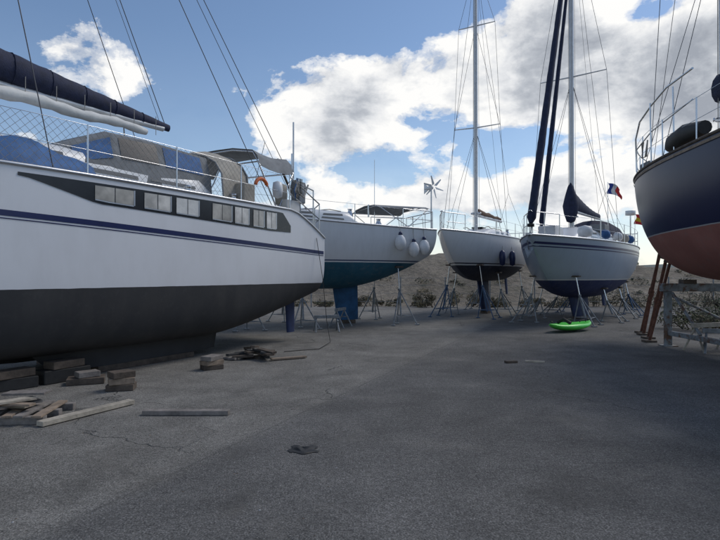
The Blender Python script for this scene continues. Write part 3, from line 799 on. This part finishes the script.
for x,w,hh in((-4,5,.6),(1.2,3.6,.8),(4.4,4,1.0),(8.2,4,.8),(12.,4,1.3),(16,5,1.2),(20,4,1.5)):
    shrub('shrub',(x,27.2+.5*math.sin(k*2.),0),w,1.4,hh,2300,k+11,.05,(5,4,5,1)); k+=1
shrub('shrub',(10.6,15.6,0),2.6,1.4,1.3,2600,77,.05,(2,4,1,5))
shrub('shrub',(14,19,0),3.5,2.,1.6,2600,78,.07,(3,4,1,4))
# dry scrub scattered over the bank: one mesh
rr=random.Random(5); q=B()
for k in range(170):
    cx=rr.uniform(-14,34); cy=rr.uniform(28.5,40)
    if mn.noise(Vector((cx*.25,cy*.25,7)))<-.12: continue
    cz=bank(cx,cy); r=rr.uniform(.18,.5); kind=rr.choice([(5,3,2,1),(1,2,8,1),(3,4,3,2)])
    for i in range(60):
        v=Vector((rr.gauss(0,1),rr.gauss(0,1),abs(rr.gauss(0,.8)))).normalized()*r*rr.random()**.4; p=Vector((cx+v.x*1.3,cy+v.y,cz+v.z*.8))
        a=Vector((rr.gauss(0,1),rr.gauss(0,1),rr.gauss(0,1.4))).normalized(); c_=a.orthogonal().normalized(); s=.075*rr.uniform(.6,1.5)
        q.add([p-a*s,p+c_*s*.4,p+a*s,p-c_*s*.4],[(0,1,2,3)],lm[rr.choices(range(4),kind)[0]])
q.obj('dry_scrub',solid=-1)
e=empty('wire_fence',(0,26.6,0)); q=B()
for i in range(22):
    q.tube((-20+i*2.2,0,0),(-20+i*2.2,0,1.5),.03,galv)
for z in(.3,.7,1.1,1.45): q.tube((-20,0,z),(26.2,0,z),.006,galv,n=5)
q.obj('fence_mesh',e)

# ================================================================= world
SUN_EL=R(48); SUN_AZ=R(60)
wd=bpy.data.worlds.new('World'); sc.world=wd; wd.use_nodes=True; nt=wd.node_tree
for n in list(nt.nodes): nt.nodes.remove(n)
wd.cycles.sampling_method='MANUAL'; wd.cycles.sample_map_resolution=512
out=nt.nodes.new('ShaderNodeOutputWorld'); bg=nt.nodes.new('ShaderNodeBackground'); bg.inputs[1].default_value=.12
sky=nt.nodes.new('ShaderNodeTexSky'); sky.sky_type='NISHITA'; sky.sun_disc=False; sky.sun_elevation=SUN_EL; sky.sun_rotation=SUN_AZ
sky.air_density=1.0; sky.dust_density=.3; sky.ozone_density=2.5
nt.links.new(sky.outputs[0],bg.inputs[0])
D=nt.nodes.new('ShaderNodeTexCoord').outputs['Generated']
F=540.
def dirv(px,py):
    return Vector(((px-360)/F,1,(275-py)/F)).normalized()
def blob(px,py,rx,ry,w):
    c=dirv(px,py); df=vmt(nt,'SUBTRACT',D,tuple(c)); sc_=vmt(nt,'MULTIPLY',df,(F/rx,F/rx,F/ry)); d2=vmt(nt,'DOT_PRODUCT',sc_,sc_)
    return mth(nt,'MULTIPLY',mth(nt,'EXPONENT',mth(nt,'MULTIPLY',d2,-1.)),w)
blobs=[(325,114,80,48,.25),(258,120,45,26,.07),(395,75,50,32,.11),(505,55,85,50,.22),(610,70,115,70,.25),(700,70,85,90,.20),(575,190,210,28,.17),(390,200,100,14,.12),(325,188,30,10,.12),
 (90,58,75,24,.13),(40,85,40,12,.10),(130,85,40,12,.08),(180,10,280,30,-.22),(190,125,45,60,-.2),(455,145,45,20,-.14),(650,8,40,12,-.20),(440,0,60,14,-.16),(300,25,110,20,-.14),(60,120,80,20,-.06),(380,172,40,10,-.07),(545,140,35,12,-.1),(660,150,30,12,-.08)]
def density(off,det):
    p=vmt(nt,'ADD',D,off); ps=vmt(nt,'MULTIPLY',p,(1.,1.,1.6))
    return noise(nt,ps,6.5,det,.6,.1)
tot=None
for b_ in blobs:
    x=blob(*b_); tot=x if tot is None else mth(nt,'ADD',tot,x)
n0=density((0,0,0),9); n1=density((.018,0.0,.032),6)
dens=mth(nt,'ADD',n0,mth(nt,'SUBTRACT',tot,.05))
alpha=ramp(nt,dens,[(.50,0.),(.54,.55),(.59,1.)],'EASE')
thick=ramp(nt,dens,[(.62,0.),(.90,1.)],'EASE')
shade=mth(nt,'ADD',mth(nt,'MULTIPLY',thick,1.0),mth(nt,'MULTIPLY',mth(nt,'SUBTRACT',n1,n0),3.2),clamp=True)
cc=ramp(nt,shade,[(0.,(1.,.995,.98)),(.3,(.79,.805,.83)),(.65,(.52,.55,.60)),(1.,(.36,.39,.445))])
bg2=nt.nodes.new('ShaderNodeBackground'); nt.links.new(cc,bg2.inputs[0]); bg2.inputs[1].default_value=1.0
sp=nt.nodes.new('ShaderNodeSeparateXYZ'); nt.links.new(D,sp.inputs[0])
hz=ramp(nt,sp.outputs[2],[(0.,.7),(.06,.4),(.2,.05),(.4,0.)])
alpha2=mth(nt,'MAXIMUM',alpha,hz)
mx=nt.nodes.new('ShaderNodeMixShader'); nt.links.new(alpha2,mx.inputs[0]); nt.links.new(bg.outputs[0],mx.inputs[1]); nt.links.new(bg2.outputs[0],mx.inputs[2]); nt.links.new(mx.outputs[0],out.inputs[0])
sl=bpy.data.lights.new('sun','SUN'); sl.energy=1.6; sl.angle=R(24); sl.color=(1,.94,.85)
so=bpy.data.objects.new('sun',sl); sc.collection.objects.link(so)
sd=Vector((math.sin(SUN_AZ)*math.cos(SUN_EL),math.cos(SUN_AZ)*math.cos(SUN_EL),math.sin(SUN_EL)))
so.rotation_euler=sd.to_track_quat('Z','Y').to_euler(); so.location=(0,0,30)
cam=bpy.data.cameras.new('camera'); cam.sensor_width=36; cam.lens=27; cam.clip_end=4000; cam.clip_start=.05
co_=bpy.data.objects.new('camera',cam); co_.location=(0,0,1.6); co_.rotation_euler=(R(90)+math.atan(5/540),0,0); sc.collection.objects.link(co_); sc.camera=co_
sc.view_settings.view_transform='Standard'; sc.view_settings.look='None'; sc.view_settings.exposure=0
